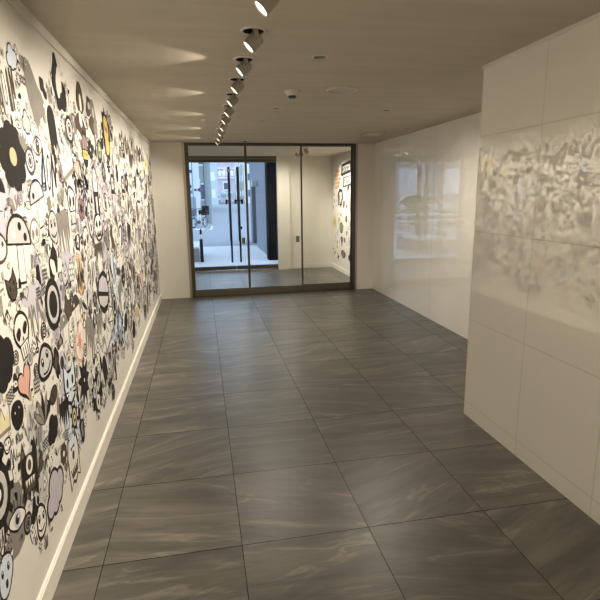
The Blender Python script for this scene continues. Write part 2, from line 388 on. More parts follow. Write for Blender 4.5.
# ------------------------------------------------------------------ street doors
OX0, OX1, OXM = -0.215, 1.573, 0.682
t4 = empty('trim_4', (OXM, YO + 0.05, 0), 'dark steel header and sill round the street doors', 'frame', kind='structure')
kid(B((OX0, YO - 0.03, 2.228), (OX1, YO + 0.10, ZC)), 'header', 'dark_steel', t4)
kid(B((OX0, YO - 0.03, 2.260), (OX1, YO - 0.034, 2.30)), 'header_cover', 'steel', t4)
kid(B((OX0, YO - 0.03, 0), (OX1, YO + 0.10, 0.02)), 'sill', 'chrome', t4)
kid(B((OX0 - 0.016, YO - 0.02, 0), (OX0, YO + 0.10, ZC)), 'side_post', 'dark_steel', t4)
def street_leaf(name, x0, x1, hx, side, label):
    d = empty(name, ((x0 + x1) / 2, YO + 0.03, 0), label, 'door', kind='structure')
    y = YO + 0.03
    kid(B((x0, y - 0.02, 0.024), (x1, y + 0.02, 0.105), 0.003), 'bottom_rail', 'dark_steel', d)
    kid(B((x0, y - 0.02, 2.208), (x1, y + 0.02, 2.227), 0.003), 'top_rail', 'dark_steel', d)
    kid(B((x0 + 0.003, y - 0.006, 0.105), (x1 - 0.003, y + 0.006, 2.208)), 'glass_pane', 'glass', d)
    h = kid(MB().cyl((hx, y - 0.060, 0.185), (hx, y - 0.060, 2.118), 0.020, seg=14).cyl((hx, y + 0.060, 0.62), (hx, y + 0.060, 2.118), 0.024, seg=14), 'pull_handle', 'black', d, True)
    s = MB()
    for z in (0.40, 1.90):
        s.cyl((hx, y - 0.060, z), (hx, y + 0.060, z), 0.010, seg=10)
    kid(s, 'handle_mount', 'black', d, True)
    k = MB()
    for sx in ((-1,) if side < 0 else (-1, 1)):
        k.cyl((hx, y - 0.045, 1.455), (hx + sx * 0.060, y - 0.045, 1.44), 0.012, seg=10)
        k.lathe([(0, -0.06), (0.022, -0.045), (0.024, 0.03), (0, 0.05)], (hx + sx * 0.068, y - 0.045, 1.435), seg=12)
    kid(k, 'lock_knob', 'black', d, True)
    if side > 0:
        kid(MB().lathe([(0, -0.03), (0.024, -0.02), (0.024, 0.02), (0, 0.03)], (hx + 0.03, y - 0.06, 0.90), seg=12), 'latch_knob', 'black', d, True)
    return d
street_leaf('door_3', OX0 + 0.004, OXM - 0.003, 0.598, -1, 'left frameless glass leaf of the street doors with long black bar handle')
street_leaf('door_4', OXM + 0.003, OX1 - 0.004, 0.778, 1, 'right frameless glass leaf of the street doors with long black bar handle')

# ------------------------------------------------------------------ ceiling spotlights
def spotlight(x, y, sgn, deg, half, watts, label, group, blend=0.45, spill=False):
    t = empty('ceiling_spotlight', (x, y, ZC), label, 'spotlight', group)
    MB().lathe([(0.050, 0.0), (0.050, -0.006), (0.058, -0.0065), (0.063, -0.001), (0.063, 0.0)], seg=32).build('trim_ring', 'white_metal', t, True)
    MB().lathe([(0.050, -0.004), (0.050, 0.11), (0, 0.11)], seg=24).build('recess_well', 'well', t, True)
    a = math.radians(deg); d = Vector((sgn * math.cos(a), 0, -math.sin(a)))
    c = Vector((-0.010 * sgn, 0, -0.040))
    head = MB().lathe([(0, -0.024), (0.026, -0.024), (0.032, -0.020), (0.0345, -0.012), (0.0345, 0.050), (0.0325, 0.052), (0.0315, 0.046), (0, 0.046)], c, d, 28).build('lamp_head', 'lamp_grey', t, True)
    MB().lathe([(0, 0.0490), (0.025, 0.0495), (0.0308, 0.0470), (0.0308, 0.0465), (0, 0.0465)], c, d, 24).build('lens', 'lens', head, True)
    yk = MB()
    for s in (-1, 1): yk.box((c.x - 0.010, s * 0.0352, c.z - 0.006), (c.x + 0.010, s * 0.0385, 0.06))
    yk.box((c.x - 0.010, -0.0385, 0.056), (c.x + 0.010, 0.0385, 0.060)); yk.build('yoke', 'grey_plastic', t)
    ld = bpy.data.lights.new('bulb', 'SPOT'); ld.energy = watts; ld.color = SPOT_COL
    ld.spot_size = math.radians(2 * half); ld.spot_blend = blend; ld.shadow_soft_size = 0.022
    lo = bpy.data.objects.new('bulb', ld); COL.objects.link(lo); lo.parent = t
    lo.location = c + d * 0.062
    lo.rotation_euler = d.to_track_quat('-Z', 'Y').to_euler()
    if spill:
        sd = bpy.data.lights.new('spill', 'SPOT'); sd.energy = SPILL_W; sd.color = SPOT_COL
        sd.spot_size = math.radians(72); sd.spot_blend = 0.25; sd.shadow_soft_size = 0.012
        so = bpy.data.objects.new('spill', sd); COL.objects.link(so); so.parent = t
        so.location = c + d * 0.062
        so.rotation_euler = Vector((sgn * math.cos(0.2), 0, -math.sin(0.2))).to_track_quat('-Z', 'Y').to_euler()
    return t
ORD = ['nearest', 'second', 'third', 'fourth', 'fifth', 'sixth', 'seventh', 'eighth', 'ninth', 'tenth and farthest']
G1 = 'tilted spotlights in a row along the mural wall'
for k, y in enumerate(SPOTS):
    hi = k % 2 == 1
    spotlight(SX, y, -1, 40 if hi else 45, 50, SPOT_W, '%s white tilted ceiling spotlight in the row lighting the left mural' % ORD[k], G1, 1.0, hi)
for k, y in enumerate(OFFCAM):
    spotlight(SX, y, -1, 45, 50, SPOT_W, 'white tilted ceiling spotlight %s behind the nearest visible one, out of the picture' % ORD[k], G1, 1.0)
for k, y in enumerate(VSPOTS):
    spotlight(VX, y, 1, 44, 42, VEST_W, '%s white tilted spotlight on the vestibule ceiling beyond the glass' % ORD[k], 'spotlights in the vestibule', 0.5)

# square fill lamps added out of view to brighten the room
def fill_lamp(x, y, label, watts, group):
    t = empty('added_fill_lamp', (x, y, ZC), label, 'fill lamp', group)
    f = MB()
    f.box((-0.32, -0.32, -0.018), (-0.30, 0.32, 0)).box((0.30, -0.32, -0.018), (0.32, 0.32, 0)).box((-0.30, -0.32, -0.018), (0.30, -0.30, 0)).box((-0.30, 0.30, -0.018), (0.30, 0.32, 0))
    f.build('frame', 'white_metal', t)
    MB().box((-0.30, -0.30, -0.012), (0.30, 0.30, -0.004)).build('diffuser', 'lens', t)
    ld = bpy.data.lights.new('tube', 'AREA'); ld.shape = 'SQUARE'; ld.size = 0.56; ld.energy = watts; ld.color = (1.0, 0.86, 0.66)  # unseen area light, the fill itself
    lo = bpy.data.objects.new('tube', ld); COL.objects.link(lo); lo.parent = t; lo.location = (0, 0, -0.02)
fill_lamp(0.9, 0.1, 'added square fill lamp overhead of the viewer', FILL_LAMP_W, 'added fill lamps behind the viewer')
fill_lamp(0.9, -1.2, 'added square fill lamp behind the viewer near the rear wall', FILL_LAMP_W, 'added fill lamps behind the viewer')

# ------------------------------------------------------------------ other ceiling fittings
def downlight(x, y, r, label, watts=0):
    t = empty('recessed_downlight', (x, y, ZC), label, 'downlight')
    MB().lathe([(r * .78, 0.02), (r * .78, -0.003), (r * .94, -0.004), (r, 0.0)], seg=28).build('trim_ring', 'white_metal', t, True)
    MB().lathe([(r * .78, -0.002), (r * .66, 0.05), (0, 0.05)], seg=24).build('reflector', 'grey_plastic', t, True)
    MB().lathe([(0, 0.022), (r * .34, 0.024), (r * .38, 0.05), (0, 0.05)], seg=18).build('bulb_cover', 'off_lens', t, True)
    if watts:
        ld = bpy.data.lights.new('bulb', 'SPOT'); ld.energy = watts; ld.color = (1.0, 0.90, 0.74)
        ld.spot_size = math.radians(172); ld.spot_blend = 1.0; ld.shadow_soft_size = 0.004
        lo = bpy.data.objects.new('bulb', ld); COL.objects.link(lo); lo.parent = t; lo.location = (0, 0, -0.006)
    return t
DL = [(0.717, 2.996, 0.047, 'small round downlight in the ceiling right of the second spotlight'),
      (0.720, 4.718, 0.038, 'tiny round downlight in the ceiling beyond the smoke detector'),
      (1.783, 4.738, 0.042, 'small round fitting with added light on the right side of the ceiling'),
      (0.690, 5.513, 0.040, 'tiny round ceiling fitting with added light midway to the glass partition'),
      (0.660, 9.53, 0.050, 'round fitting with added light on the vestibule ceiling before the street doors'),
      (1.560, 9.62, 0.050, 'added round downlight on the vestibule ceiling in front of the pilaster')]
for x, y, r, lb in DL: downlight(x, y, r, lb, DOWN_W if y > YB else LOBBY_W if y > 4.72 else 0)  # their light is added to brighten the vestibule and far lobby

t = empty('smoke_detector', (0.729, 3.956, ZC), 'round white smoke detector with dark tip on the ceiling', 'smoke detector')
MB().lathe([(0.060, 0.0), (0.060, -0.010), (0.055, -0.016), (0.044, -0.022), (0.036, -0.036), (0, -0.036)], seg=28).build('base', 'white_metal', t, True)
MB().lathe([(0.030, -0.036), (0.030, -0.044), (0.024, -0.052), (0, -0.053)], seg=24).build('sensor', 'dark_plastic', t, True)

t = empty('ceiling_speaker', (1.093, 3.855, ZC), 'large flat round ceiling plate with a raised rim, right of the smoke detector', 'ceiling plate')
MB().lathe([(0.104, 0.0), (0.104, -0.010), (0.110, -0.012), (0.117, -0.008), (0.118, 0.0)], seg=40).build('rim', 'white_metal', t, True)
MB().lathe([(0, -0.003), (0.104, -0.003), (0.104, 0.0)], seg=40).build('cover', 'ceiling', t, True)

def cover(x, y, r, label, cat, name, dark=False):
    t = empty(name, (x, y, ZC), label, cat)
    MB().lathe([(r, 0.0), (r * 0.96, -0.005), (r * 0.8, -0.008), (0, -0.008)], seg=24).build('cover_plate', 'white_metal', t, True)
    MB().lathe([(r * 0.35, -0.008), (r * 0.32, -0.020), (0, -0.022)], seg=16).build('head', 'dark_plastic' if dark else 'grey_plastic', t, True)
cover(0.679, 7.473, 0.050, 'dark-centred round sensor on the ceiling close to the glass partition', 'sensor', 'ceiling_sensor', True)

t = empty('ceiling_vent', (2.28, 6.54, ZC), 'small rectangular ceiling vent near the far right corner', 'vent')
f = MB()
for a, b in (((-0.12, -0.17), (-0.095, 0.17)), ((0.095, -0.17), (0.12, 0.17)), ((-0.12, -0.17), (0.12, -0.145)), ((-0.12, 0.145), (0.12, 0.17))):
    f.box((a[0], a[1], -0.010), (b[0], b[1], 0.0))
f.build('frame', 'white_metal', t)
for i in range(5):
    x = -0.075 + i * 0.0375
    MB().box((x - 0.014, -0.145, -0.007), (x + 0.014, 0.145, -0.003)).build('slat', 'white_metal', t)

# ------------------------------------------------------------------ murals
class Mural:
    """flat printed drawings, gathered into one thin mesh lying on a wall"""
    def __init__(s, place): s.bm = bmesh.new(); s.place = place; s.mats = []; s.n = 0
    def mi(s, k):
        if k not in s.mats: s.mats.append(k)
        return s.mats.index(k)
    def poly(s, pts, k, d):
        try:
            f = s.bm.faces.new([s.bm.verts.new(s.place(u, v, d)) for u, v in pts]); f.material_index = s.mi('i_' + k)
        except ValueError: pass
    def add(s, shapes, cx, cz, sx, sz, rot=0.0, lift=0.0):
        s.n += 1; c, n = math.cos(rot), math.sin(rot)
        base = 0.0008 + lift + (s.n % 9) * 0.00004
        for q, (k, pts) in enumerate(shapes):
            P = [(cx + (x * c - y * n) * sx, cz + (x * n + y * c) * sz) for x, y in pts]
            s.poly(P, k, base + 0.0004 * (q / max(1, len(shapes))) + 0.00002 * q)

RNG = random.Random(11)
def U(a, b): return RNG.uniform(a, b)
def ell(cx, cy, rx, ry, n=18, ph=0): return [(cx + rx * math.cos(2 * PI * i / n + ph), cy + ry * math.sin(2 * PI * i / n + ph)) for i in range(n)]
def star(cx, cy, r0, r1, n, ph=0, jit=0.0): return [(cx + (r0 if i % 2 else r1) * (1 + U(-jit, jit)) * math.cos(PI * i / n + ph), cy + (r0 if i % 2 else r1) * (1 + U(-jit, jit)) * math.sin(PI * i / n + ph)) for i in range(2 * n)]
def blob(cx, cy, rx, ry, n=16, jit=0.2, lob=3):
    p = [U(0, 2 * PI) for _ in range(lob)]; a = [U(0.3, 1) * jit / (k + 1) * 1.6 for k in range(lob)]
    out = []
    for i in range(n):
        t = 2 * PI * i / n; r = 1 + sum(a[k] * math.sin((k + 2) * t + p[k]) for k in range(lob))
        out.append((cx + rx * r * math.cos(t), cy + ry * r * math.sin(t)))
    return out
def stroke(pts, w, k, closed=False):
    out = []; P = pts + [pts[0]] if closed else pts
    for (x0, y0), (x1, y1) in zip(P, P[1:]):
        dx, dy = x1 - x0, y1 - y0; l = math.hypot(dx, dy) or 1; nx, ny = -dy / l * w / 2, dx / l * w / 2; ex, ey = dx / l * w * 0.3, dy / l * w * 0.3
        out.append((k, [(x0 - ex + nx, y0 - ey + ny), (x1 + ex + nx, y1 + ey + ny), (x1 + ex - nx, y1 + ey - ny), (x0 - ex - nx, y0 - ey - ny)]))
    return out
def outl(pts, k, fill, w):
    """filled shape with a pen outline of width w"""
    cx = sum(p[0] for p in pts) / len(pts); cy = sum(p[1] for p in pts) / len(pts)
    inner = []
    for x, y in pts:
        d = math.hypot(x - cx, y - cy) or 1; f = max(0.1, 1 - w / d); inner.append((cx + (x - cx) * f, cy + (y - cy) * f))
    return [(k, pts), (fill, inner)]
FILL = ['white'] * 9 + ['pale', 'pale', 'pale', 'lilac', 'lilac', 'grey', 'grey'] + ['ink'] * 7 + ['brown', 'brown', 'mauve', 'tan', 'sky']
def fc(): return RNG.choice(FILL)
def dk(): return RNG.choice(['ink', 'ink', 'ink', 'ink', 'brown', 'grey'])

def d_face():
    k = dk(); f = fc(); S = outl(blob(0, 0, .46, .46, 20, .08), k, f, U(.05, .12))
    e = U(.07, .13)
    for s in (-1, 1): S += [(k, ell(s * .17, .1, e, e * 1.3, 10)), ('white', ell(s * .17 + .02, .13, e * .35, e * .45, 8))]
    r = RNG.random()
    if r < .4: S += stroke([(-.25 + .05 * i, -.15 - .09 * math.sin(PI * i / 10)) for i in range(11)], .05, k)
    elif r < .75:
        S += [(k, [(-.28, -.1), (.28, -.1), (.2, -.3), (-.2, -.3)])]
        for i in range(4): S.append(('white', [(-.2 + .11 * i, -.12), (-.12 + .11 * i, -.12), (-.16 + .11 * i, -.22)]))
    else: S += [(k, ell(0, -.2, .08, .1, 10))]
    return S
def d_star(): 
    k = dk(); n = RNG.randint(7, 13); S = [(k, star(0, 0, .28, .5, n, U(0, 1), .12))]
    S += [(fc(), star(0, 0, .20, .33, n, U(0, 1), .1))]
    if RNG.random() < .6: S += [(k, ell(0, 0, .1, .1, 10)), ('white', ell(.02, .02, .04, .04, 8))]
    return S
def d_flower():
    k = dk(); f = fc(); n = RNG.randint(5, 8); S = []
    for i in range(n):
        a = 2 * PI * i / n; S += outl(ell(.3 * math.cos(a), .3 * math.sin(a), .18, .18, 12), k, f, .045)
    return S + outl(ell(0, 0, .17, .17, 14), k, RNG.choice(['yellow', 'white', 'tan', k, k]), .045)
def d_gear():
    k = dk(); n = RNG.randint(8, 12); P = []
    for i in range(n):
        for da, r in ((-.22, .38), (-.16, .5), (.16, .5), (.22, .38)):
            a = 2 * PI * (i + da) / n; P.append((r * math.cos(a), r * math.sin(a)))
    return [(k, P), (fc(), ell(0, 0, .27, .27, 16)), (k, ell(0, 0, .15, .15, 12)), ('white', ell(0, 0, .07, .07, 10))]
def d_zig():
    k = dk(); S = []
    for r in range(RNG.randint(2, 4)):
        S += stroke([(-.48 + .12 * i, -.3 + .22 * r + (.1 if i % 2 else -.06)) for i in range(9)], .06, k)
    return S
def d_spiral():
    k = dk(); return stroke([((.05 + .42 * t / 30) * math.cos(t * .55), (.05 + .42 * t / 30) * math.sin(t * .55)) for t in range(31)], U(.05, .09), k)
def d_heart():
    k = dk(); P = [(.030 * 16 * math.sin(t) ** 3, .030 * (13 * math.cos(t) - 5 * math.cos(2 * t) - 2 * math.cos(3 * t) - math.cos(4 * t))) for t in [2 * PI * i / 26 for i in range(26)]]
    return outl(P, k, RNG.choice(['mauve', 'pink', 'white', 'pale', k]), .08)
def d_cloud():
    k = dk(); f = fc(); C = [(-.25, -.05, .2), (0, .08, .27), (.25, -.03, .21), (-.05, -.14, .2), (.14, -.14, .19)]
    return [(k, ell(x, y, r, r, 16)) for x, y, r in C] + [(f, ell(x, y, r - .05, r - .05, 16)) for x, y, r in C]
def d_bolt():
    k = dk(); P = [(-.1, .5), (.25, .5), (.08, .12), (.3, .12), (-.18, -.5), (-.02, -.02), (-.26, -.02)]
    return [(k, P), (RNG.choice(['white', 'white', k, 'lemon']), [(x * .7, y * .75) for x, y in P])]
def d_ghost():
    k = dk(); P = [(-.33, -.5), (-.33, .1)] + [(-.33 * math.cos(PI * i / 10), .15 + .34 * math.sin(PI * i / 10)) for i in range(11)] + [(.33, -.5), (.2, -.36), (.08, -.5), (-.06, -.36), (-.18, -.5)]
    S = outl(P, k, fc(), .07)
    for s in (-1, 1): S.append((k, ell(s * .12, .2, .06, .1, 10)))
    return S + [(k, ell(0, -.02, .09, .06, 10))]
def d_mush():
    k = dk(); S = outl([(-.14, -.5), (.14, -.5), (.12, .05), (-.12, .05)], k, 'white', .04)
    S += outl([(.48 * math.cos(PI * i / 12), .02 + .42 * math.sin(PI * i / 12)) for i in range(13)], k, fc(), .06)
    for x, y in ((-.2, .16), (.05, .27), (.24, .13)): S.append((RNG.choice(['white', k]), ell(x, y, .07, .06, 10)))
    return S
def d_eye():
    k = dk(); P = [(.5 * math.cos(2 * PI * i / 20), .26 * math.sin(2 * PI * i / 20) * (1 - .3 * abs(math.cos(2 * PI * i / 20)))) for i in range(20)]
    S = outl(P, k, 'white', .06) + [(fc(), ell(0, 0, .19, .19, 14)), (k, ell(0, 0, .11, .11, 12)), ('white', ell(.04, .05, .04, .04, 8))]
    for i in range(5): S += stroke([(-.3 + .15 * i, .24), (-.38 + .19 * i, .42)], .04, k)
    return S
def d_crown():
    k = dk(); return outl([(-.45, -.3), (.45, -.3), (.5, .3), (.22, 0), (0, .42), (-.22, 0), (-.5, .3)], k, RNG.choice(['lemon', 'white', 'grey', 'pale']), .07) + [(k, [(-.4, -.3), (.4, -.3), (.4, -.2), (-.4, -.2)])]
def d_blob():
    k = dk(); S = [(k, blob(0, 0, .42, .46, 20, .28, 4))]
    if RNG.random() < .7: S.append((fc(), blob(U(-.08, .08), U(-.1, .1), .2, .26, 14, .2)))
    if RNG.random() < .4: S.append((k, blob(U(-.05, .05), U(-.08, .08), .08, .1, 10, .2)))
    return S
def d_scrib():
    k = dk(); P = []
    for i in range(16): P.append((-.45 + .06 * i + U(-.03, .03), U(-.42, .42) if i % 2 else U(-.42, .42)))
    return stroke(P, U(.035, .06), k)
def d_hatch():
    k = dk(); S = []
    for i in range(7): S += stroke([(-.42 + .14 * i, -.4 + U(-.08, .08)), (-.38 + .14 * i, .4 + U(-.08, .08))], U(.03, .07), k)
    return S
def d_tri():
    k = dk(); return outl([(-.46, -.4), (.46, -.4), (U(-.1, .1), .46)], k, fc(), .09) + [(k, ell(0, -.12, .09, .12, 10))]
def d_bottle():
    k = dk(); P = [(-.2, -.5), (.2, -.5), (.2, .08), (.08, .24), (.08, .46), (-.08, .46), (-.08, .24), (-.2, .08)]
    return outl(P, k, fc(), .05) + [(k, [(-.2, -.3), (.2, -.3), (.2, -.06), (-.2, -.06)]), (fc(), ell(0, -.18, .09, .08, 10))]
def d_cat():
    k = dk(); f = fc(); S = outl([(-.4, .48), (-.14, .28), (.14, .28), (.4, .48), (.44, 0), (.3, -.34), (0, -.45), (-.3, -.34), (-.44, 0)], k, f, .08)
    for s in (-1, 1):
        S.append((k, ell(s * .18, .04, .07, .1, 10))); S += stroke([(s * .15, -.14), (s * .46, -.1)], .03, k) + stroke([(s * .15, -.2), (s * .44, -.26)], .03, k)
    return S + [(k, [(-.06, -.1), (.06, -.1), (0, -.18)])]
def d_skull():
    k = dk(); S = outl(blob(0, .12, .4, .36, 20, .05), k, 'white', .07) + outl([(-.22, -.12), (.22, -.12), (.2, -.46), (-.2, -.46)], k, 'white', .05)
    for s in (-1, 1): S.append((k, blob(s * .16, .1, .11, .12, 12, .15)))
    S.append((k, [(0, .0), (.05, -.1), (-.05, -.1)]))
    for i in range(3): S += stroke([(-.1 + .1 * i, -.2), (-.1 + .1 * i, -.44)], .03, k)
    return S
def d_leaf():
    k = dk(); S = []
    for a in (-.9, -.45, 0, .45, .9):
        c, n = math.cos(a), math.sin(a); L = [(x * c - y * n, x * n + y * c - .4) for x, y in [(.11 * math.sin(PI * i / 8), .85 * i / 8) for i in range(9)] + [(-.11 * math.sin(PI * i / 8), .85 * i / 8) for i in range(7, 0, -1)]]
        S += outl(L, k, RNG.choice([k, 'grey', 'white']), .03)
    return S
def d_drip():
    k = dk(); P = [(-.45, .45)]
    for i in range(5):
        x = -.45 + .18 * i; P += [(x + .02, U(-.5, .1)), (x + .1, U(-.5, .1)), (x + .14, .15)]
    return [(k, P + [(.45, .45)])]
def d_monster():
    k = dk(); f = fc(); P = [(-.4, -.5), (-.44, .2), (-.3, .5), (-.16, .26), (.16, .26), (.3, .5), (.44, .2), (.4, -.5), (.2, -.4), (0, -.5), (-.2, -.4)]
    S = outl(P, k, f, .07) + [('white', ell(0, .08, .17, .15, 14)), (k, ell(0, .08, .09, .09, 10)), (k, [(-.3, -.12), (.3, -.12), (.22, -.32), (-.22, -.32)])]
    for i in range(4): S.append(('white', [(-.24 + .12 * i, -.12), (-.14 + .12 * i, -.12), (-.19 + .12 * i, -.24)]))
    return S
def d_rings():
    k = dk(); r = .48; S = []; c = [k, fc()]
    for i in range(RNG.randint(3, 5)): S.append((c[i % 2], ell(0, 0, r, r, 18))); r *= .72
    return S
def d_fish():
    k = dk(); S = outl([(.1 + .38 * math.cos(2 * PI * i / 18), .26 * math.sin(2 * PI * i / 18)) for i in range(18)], k, fc(), .06) + [(k, [(-.22, 0), (-.5, .25), (-.42, 0), (-.5, -.25)]), (k, ell(.28, .06, .05, .05, 8))]
    for x in (-.05, .08): S += stroke([(x, -.16), (x + .06, 0), (x, .16)], .035, k)
    return S
def d_dots():
    k = dk(); return [(k, ell(U(-.45, .45), U(-.45, .45), *(lambda r: (r, r))(U(.03, .09)), 8)) for _ in range(12)]
def d_ang():
    k = dk(); S = []; x = -.48
    while x < .3:
        wd = U(.14, .26); q = RNG.randint(0, 4); h = U(.3, .46)
        if q == 0: S += stroke([(x, -h), (x, h), (x + wd, -h * .4), (x + wd, h)], .07, k)
        elif q == 1: S += outl(ell(x + wd / 2, 0, wd / 2, h, 12), k, 'white', .06)
        elif q == 2: S += stroke([(x, h), (x + wd, h * .3), (x, -.1), (x + wd, -h)], .07, k)
        elif q == 3: S += [(k, [(x, -h), (x + wd, -h), (x + wd * .7, h), (x + wd * .2, h * .8)])]
        else: S += stroke([(x, -h), (x + wd / 2, h), (x + wd, -h)], .07, k)
        x += wd + .07
    return S
BIG = [d_face, d_face, d_star, d_flower, d_gear, d_ghost, d_mush, d_eye, d_crown, d_blob, d_blob, d_blob, d_bottle, d_cat, d_skull, d_leaf, d_drip, d_monster, d_monster, d_rings, d_fish, d_cloud, d_bolt, d_heart, d_scrib, d_ang, d_drip]
SMALL = [d_face, d_star, d_flower, d_zig, d_spiral, d_heart, d_bolt, d_eye, d_blob, d_blob, d_scrib, d_scrib, d_hatch, d_tri, d_rings, d_dots, d_ang, d_ang, d_ghost, d_leaf, d_fish, d_zig, d_hatch]

def pack(mu, placed, box, rmin, rmax, tries, pool, lim, gap=0.9):
    n = 0
    for _ in range(tries):
        r = U(rmin, rmax); x = U(box[0], box[1]); z = U(box[2], box[3])
        lo, hi = lim(x)
        if z - r * .8 < lo or z + r * .8 > hi: continue
        if any((x - a) ** 2 + (z - b) ** 2 < (gap * (r + c)) ** 2 for a, b, c in placed): continue
        placed.append((x, z, r)); n += 1
        mu.add(RNG.choice(pool)(), x, z, 2 * r * U(.85, 1.1), 2 * r * U(.9, 1.15), U(-.35, .35))
    return n

# --- long mural on the left wall: u runs along +y, v up
ml = Mural(lambda u, v, d: (XL + d, u, v))
def c_of(k, f, *a): return outl(blob(*a), k, f, .07)
placed = []
def put(shapes, y, z, wy, hz, rot=0.0, rad=None):
    ml.add(shapes, y, z, wy, hz, rot, 0.0006); placed.append((y, z, rad or max(wy, hz) * .42))
# pale washes of colour under the drawings
for _ in range(90):
    ml.add([(RNG.choice(['pale', 'lilac', 'white', 'grey', 'pale', 'lilac', 'pale', 'lilac', 'sky']), blob(0, 0, .5, .5, 22, .3, 4))], U(1.0, 7.6), U(.4, 1.95), U(.12, .34), U(.12, .40), U(-.5, .5), -0.0005)
# drawings that stand out in the photograph
put([('brown', blob(0, 0, .46, .48, 20, .12)), ('white', ell(.02, -.12, .12, .3, 14))], 3.34, 2.13, .24, .17)
put([('brown', blob(0, -.05, .48, .45, 20, .15)), ('white', [(-.1, .5), (.1, .5), (.16, 0), (.05, -.12), (-.1, .05)])], 3.30, 1.98, .27, .15)
put([('brown', blob(-.2, .2, .25, .28, 14, .2)), ('grey', blob(.15, .1, .24, .36, 14, .2)), ('brown', blob(-.05, -.25, .3, .22, 14, .2)), ('grey', blob(.26, -.22, .16, .22, 12, .2)), ('pale', ell(-.2, .22, .09, .1, 10)), ('pale', ell(.15, .12, .08, .14, 10))], 3.66, 2.08, .36, .24)
put([('ink', star(0, .1, .36, .5, 9, .3, .12)), ('ink', blob(0, -.1, .4, .42, 18, .1)), ('yellow', blob(0, .1, .28, .28, 16, .08)), ('yellow', blob(.03, -.24, .26, .2, 14, .1)), ('ink', ell(-.08, .12, .05, .07, 8)), ('ink', ell(.1, .1, .05, .07, 8)), ('tan', blob(.02, -.25, .12, .09, 10, .1))], 4.16, 2.02, .36, .34)
put([('ink', blob(0, 0, .42, .5, 20, .06)), ('mauve', [(-.3, .02), (.3, .02), (.28, .3), (.1, .43), (-.1, .43), (-.28, .3)]), ('yellow', [(-.3, -.02), (.3, -.02), (.3, -.28), (-.3, -.28)]), ('ink', ell(-.1, -.14, .04, .05, 8)), ('ink', ell(.12, -.14, .04, .05, 8))], 3.35, 1.84, .22, .20)
put([('ink', blob(0, 0, .42, .5, 20, .05)), ('green', blob(0, .04, .28, .33, 16, .06)), ('lemon', blob(.05, .1, .1, .1, 10, .1)), ('ink', blob(0, -.06, .06, .1, 8, .1))], 3.82, 1.87, .22, .16)
put([('ink', star(0, 0, .2, .5, 11, .2, .2)), ('lilac', star(0, 0, .1, .26, 9, 0, .1)), ('ink', blob(0, 0, .1, .14, 10, .2))], 3.21, 1.62, .26, .26)
put([('ink', [(-.3, -.5), (-.34, .2), (-.2, .44), (0, .5), (.2, .44), (.34, .2), (.3, -.5), (.12, -.5), (.12, -.12), (-.1, -.12), (-.1, -.5)]), ('white', [(-.22, -.02), (-.24, .2), (-.14, .38), (0, .43), (.14, .38), (.24, .2), (.22, -.02)]), ('ink', ell(-.08, .2, .04, .05, 8)), ('ink', ell(.1, .2, .04, .05, 8))], 3.55, 1.60, .26, .33)
put([('ink', blob(0, 0, .46, .48, 20, .06)), ('white', blob(0, .02, .38, .40, 20, .05)), ('ink', blob(-.16, .12, .1, .14, 10, .2)), ('ink', blob(.16, .12, .1, .14, 10, .2)), ('ink', [(-.26, -.1), (.26, -.1), (.2, -.32), (-.2, -.32)])] + [('white', [(-.22 + .11 * i, -.1), (-.14 + .11 * i, -.1), (-.18 + .11 * i, -.24)]) for i in range(4)], 3.53, 1.36, .30, .19)
put(d_drip(), 3.47, 1.20, .28, .14)
put([('ink', blob(0, 0, .48, .46, 22, .05)), ('lilac', [(-.38, -.02), (-.34, .22), (-.1, .36), (.2, .33), (.38, .14), (.4, .04)]), ('pale', [(-.38, -.12), (.4, -.06), (.32, -.24), (.05, -.34), (-.28, -.28)])] + stroke([(.0, .42), (.06, .62), (.16, .72)], .05, 'ink') + stroke([(.2, .36), (.3, .5)], .04, 'ink'), 3.49, .93, .42, .30, -.35)
put(c_of('orange', 'tan', 0, 0, .4, .45, 16, .2) + d_scrib(), 2.90, 1.14, .18, .2)
put(c_of('pink', 'white', 0, 0, .44, .46, 16, .2) + [('pink', star(0, 0, .15, .36, 8, 0, .2)), ('red', blob(0, 0, .1, .1, 10, .2))], 2.74, .80, .20, .24)
put([('ink', star(0, 0, .38, .5, 13, 0, .1)), ('blue', star(0, 0, .3, .41, 12, .2, .1)), ('sky', star(.03, .05, .12, .22, 9, 0, .2)), ('ink', blob(0, -.08, .06, .1, 8, .2))], 4.00, .55, .28, .34)
put([('ink', star(0, 0, .40, .52, 12, 0, .1)), ('pale', blob(-.18, .12, .16, .18, 12, .15)), ('pale', blob(.17, .15, .16, .17, 12, .15)), ('white', blob(.0, -.22, .18, .17, 12, .15)), ('grey', blob(-.18, .12, .08, .09, 10, .15)), ('grey', blob(.17, .15, .08, .08, 10, .15)), ('ink', blob(0, -.22, .07, .07, 10, .15))], 3.02, .40, .30, .27)
put([('ink', blob(0, 0, .42, .5, 18, .15)), ('grey', blob(0, .04, .24, .24, 12, .2))], 2.60, .36, .11, .14)
for y, z in ((4.24, 1.66), (4.80, 1.67)):
    put([('ink', [(-.42, -.5), (-.4, .2), (-.2, .46), (.2, .46), (.4, .2), (.42, -.5)]), ('pale', [(-.24, -.28), (-.24, .14), (-.1, .3), (.1, .3), (.24, .14), (.24, -.28)]), ('ink', ell(-.08, .05, .05, .08, 8)), ('ink', ell(.1, .05, .05, .08, 8))], y, z, .22, .16)
put([('brown', blob(-.25, .1, .2, .3, 14, .2)), ('brown', blob(.2, .18, .2, .24, 14, .2)), ('brown', blob(0, -.25, .22, .2, 14, .2)), ('grey', ell(-.25, .1, .07, .1, 8)), ('grey', ell(.2, .18, .07, .08, 8))], 6.30, 2.04, .50, .22)
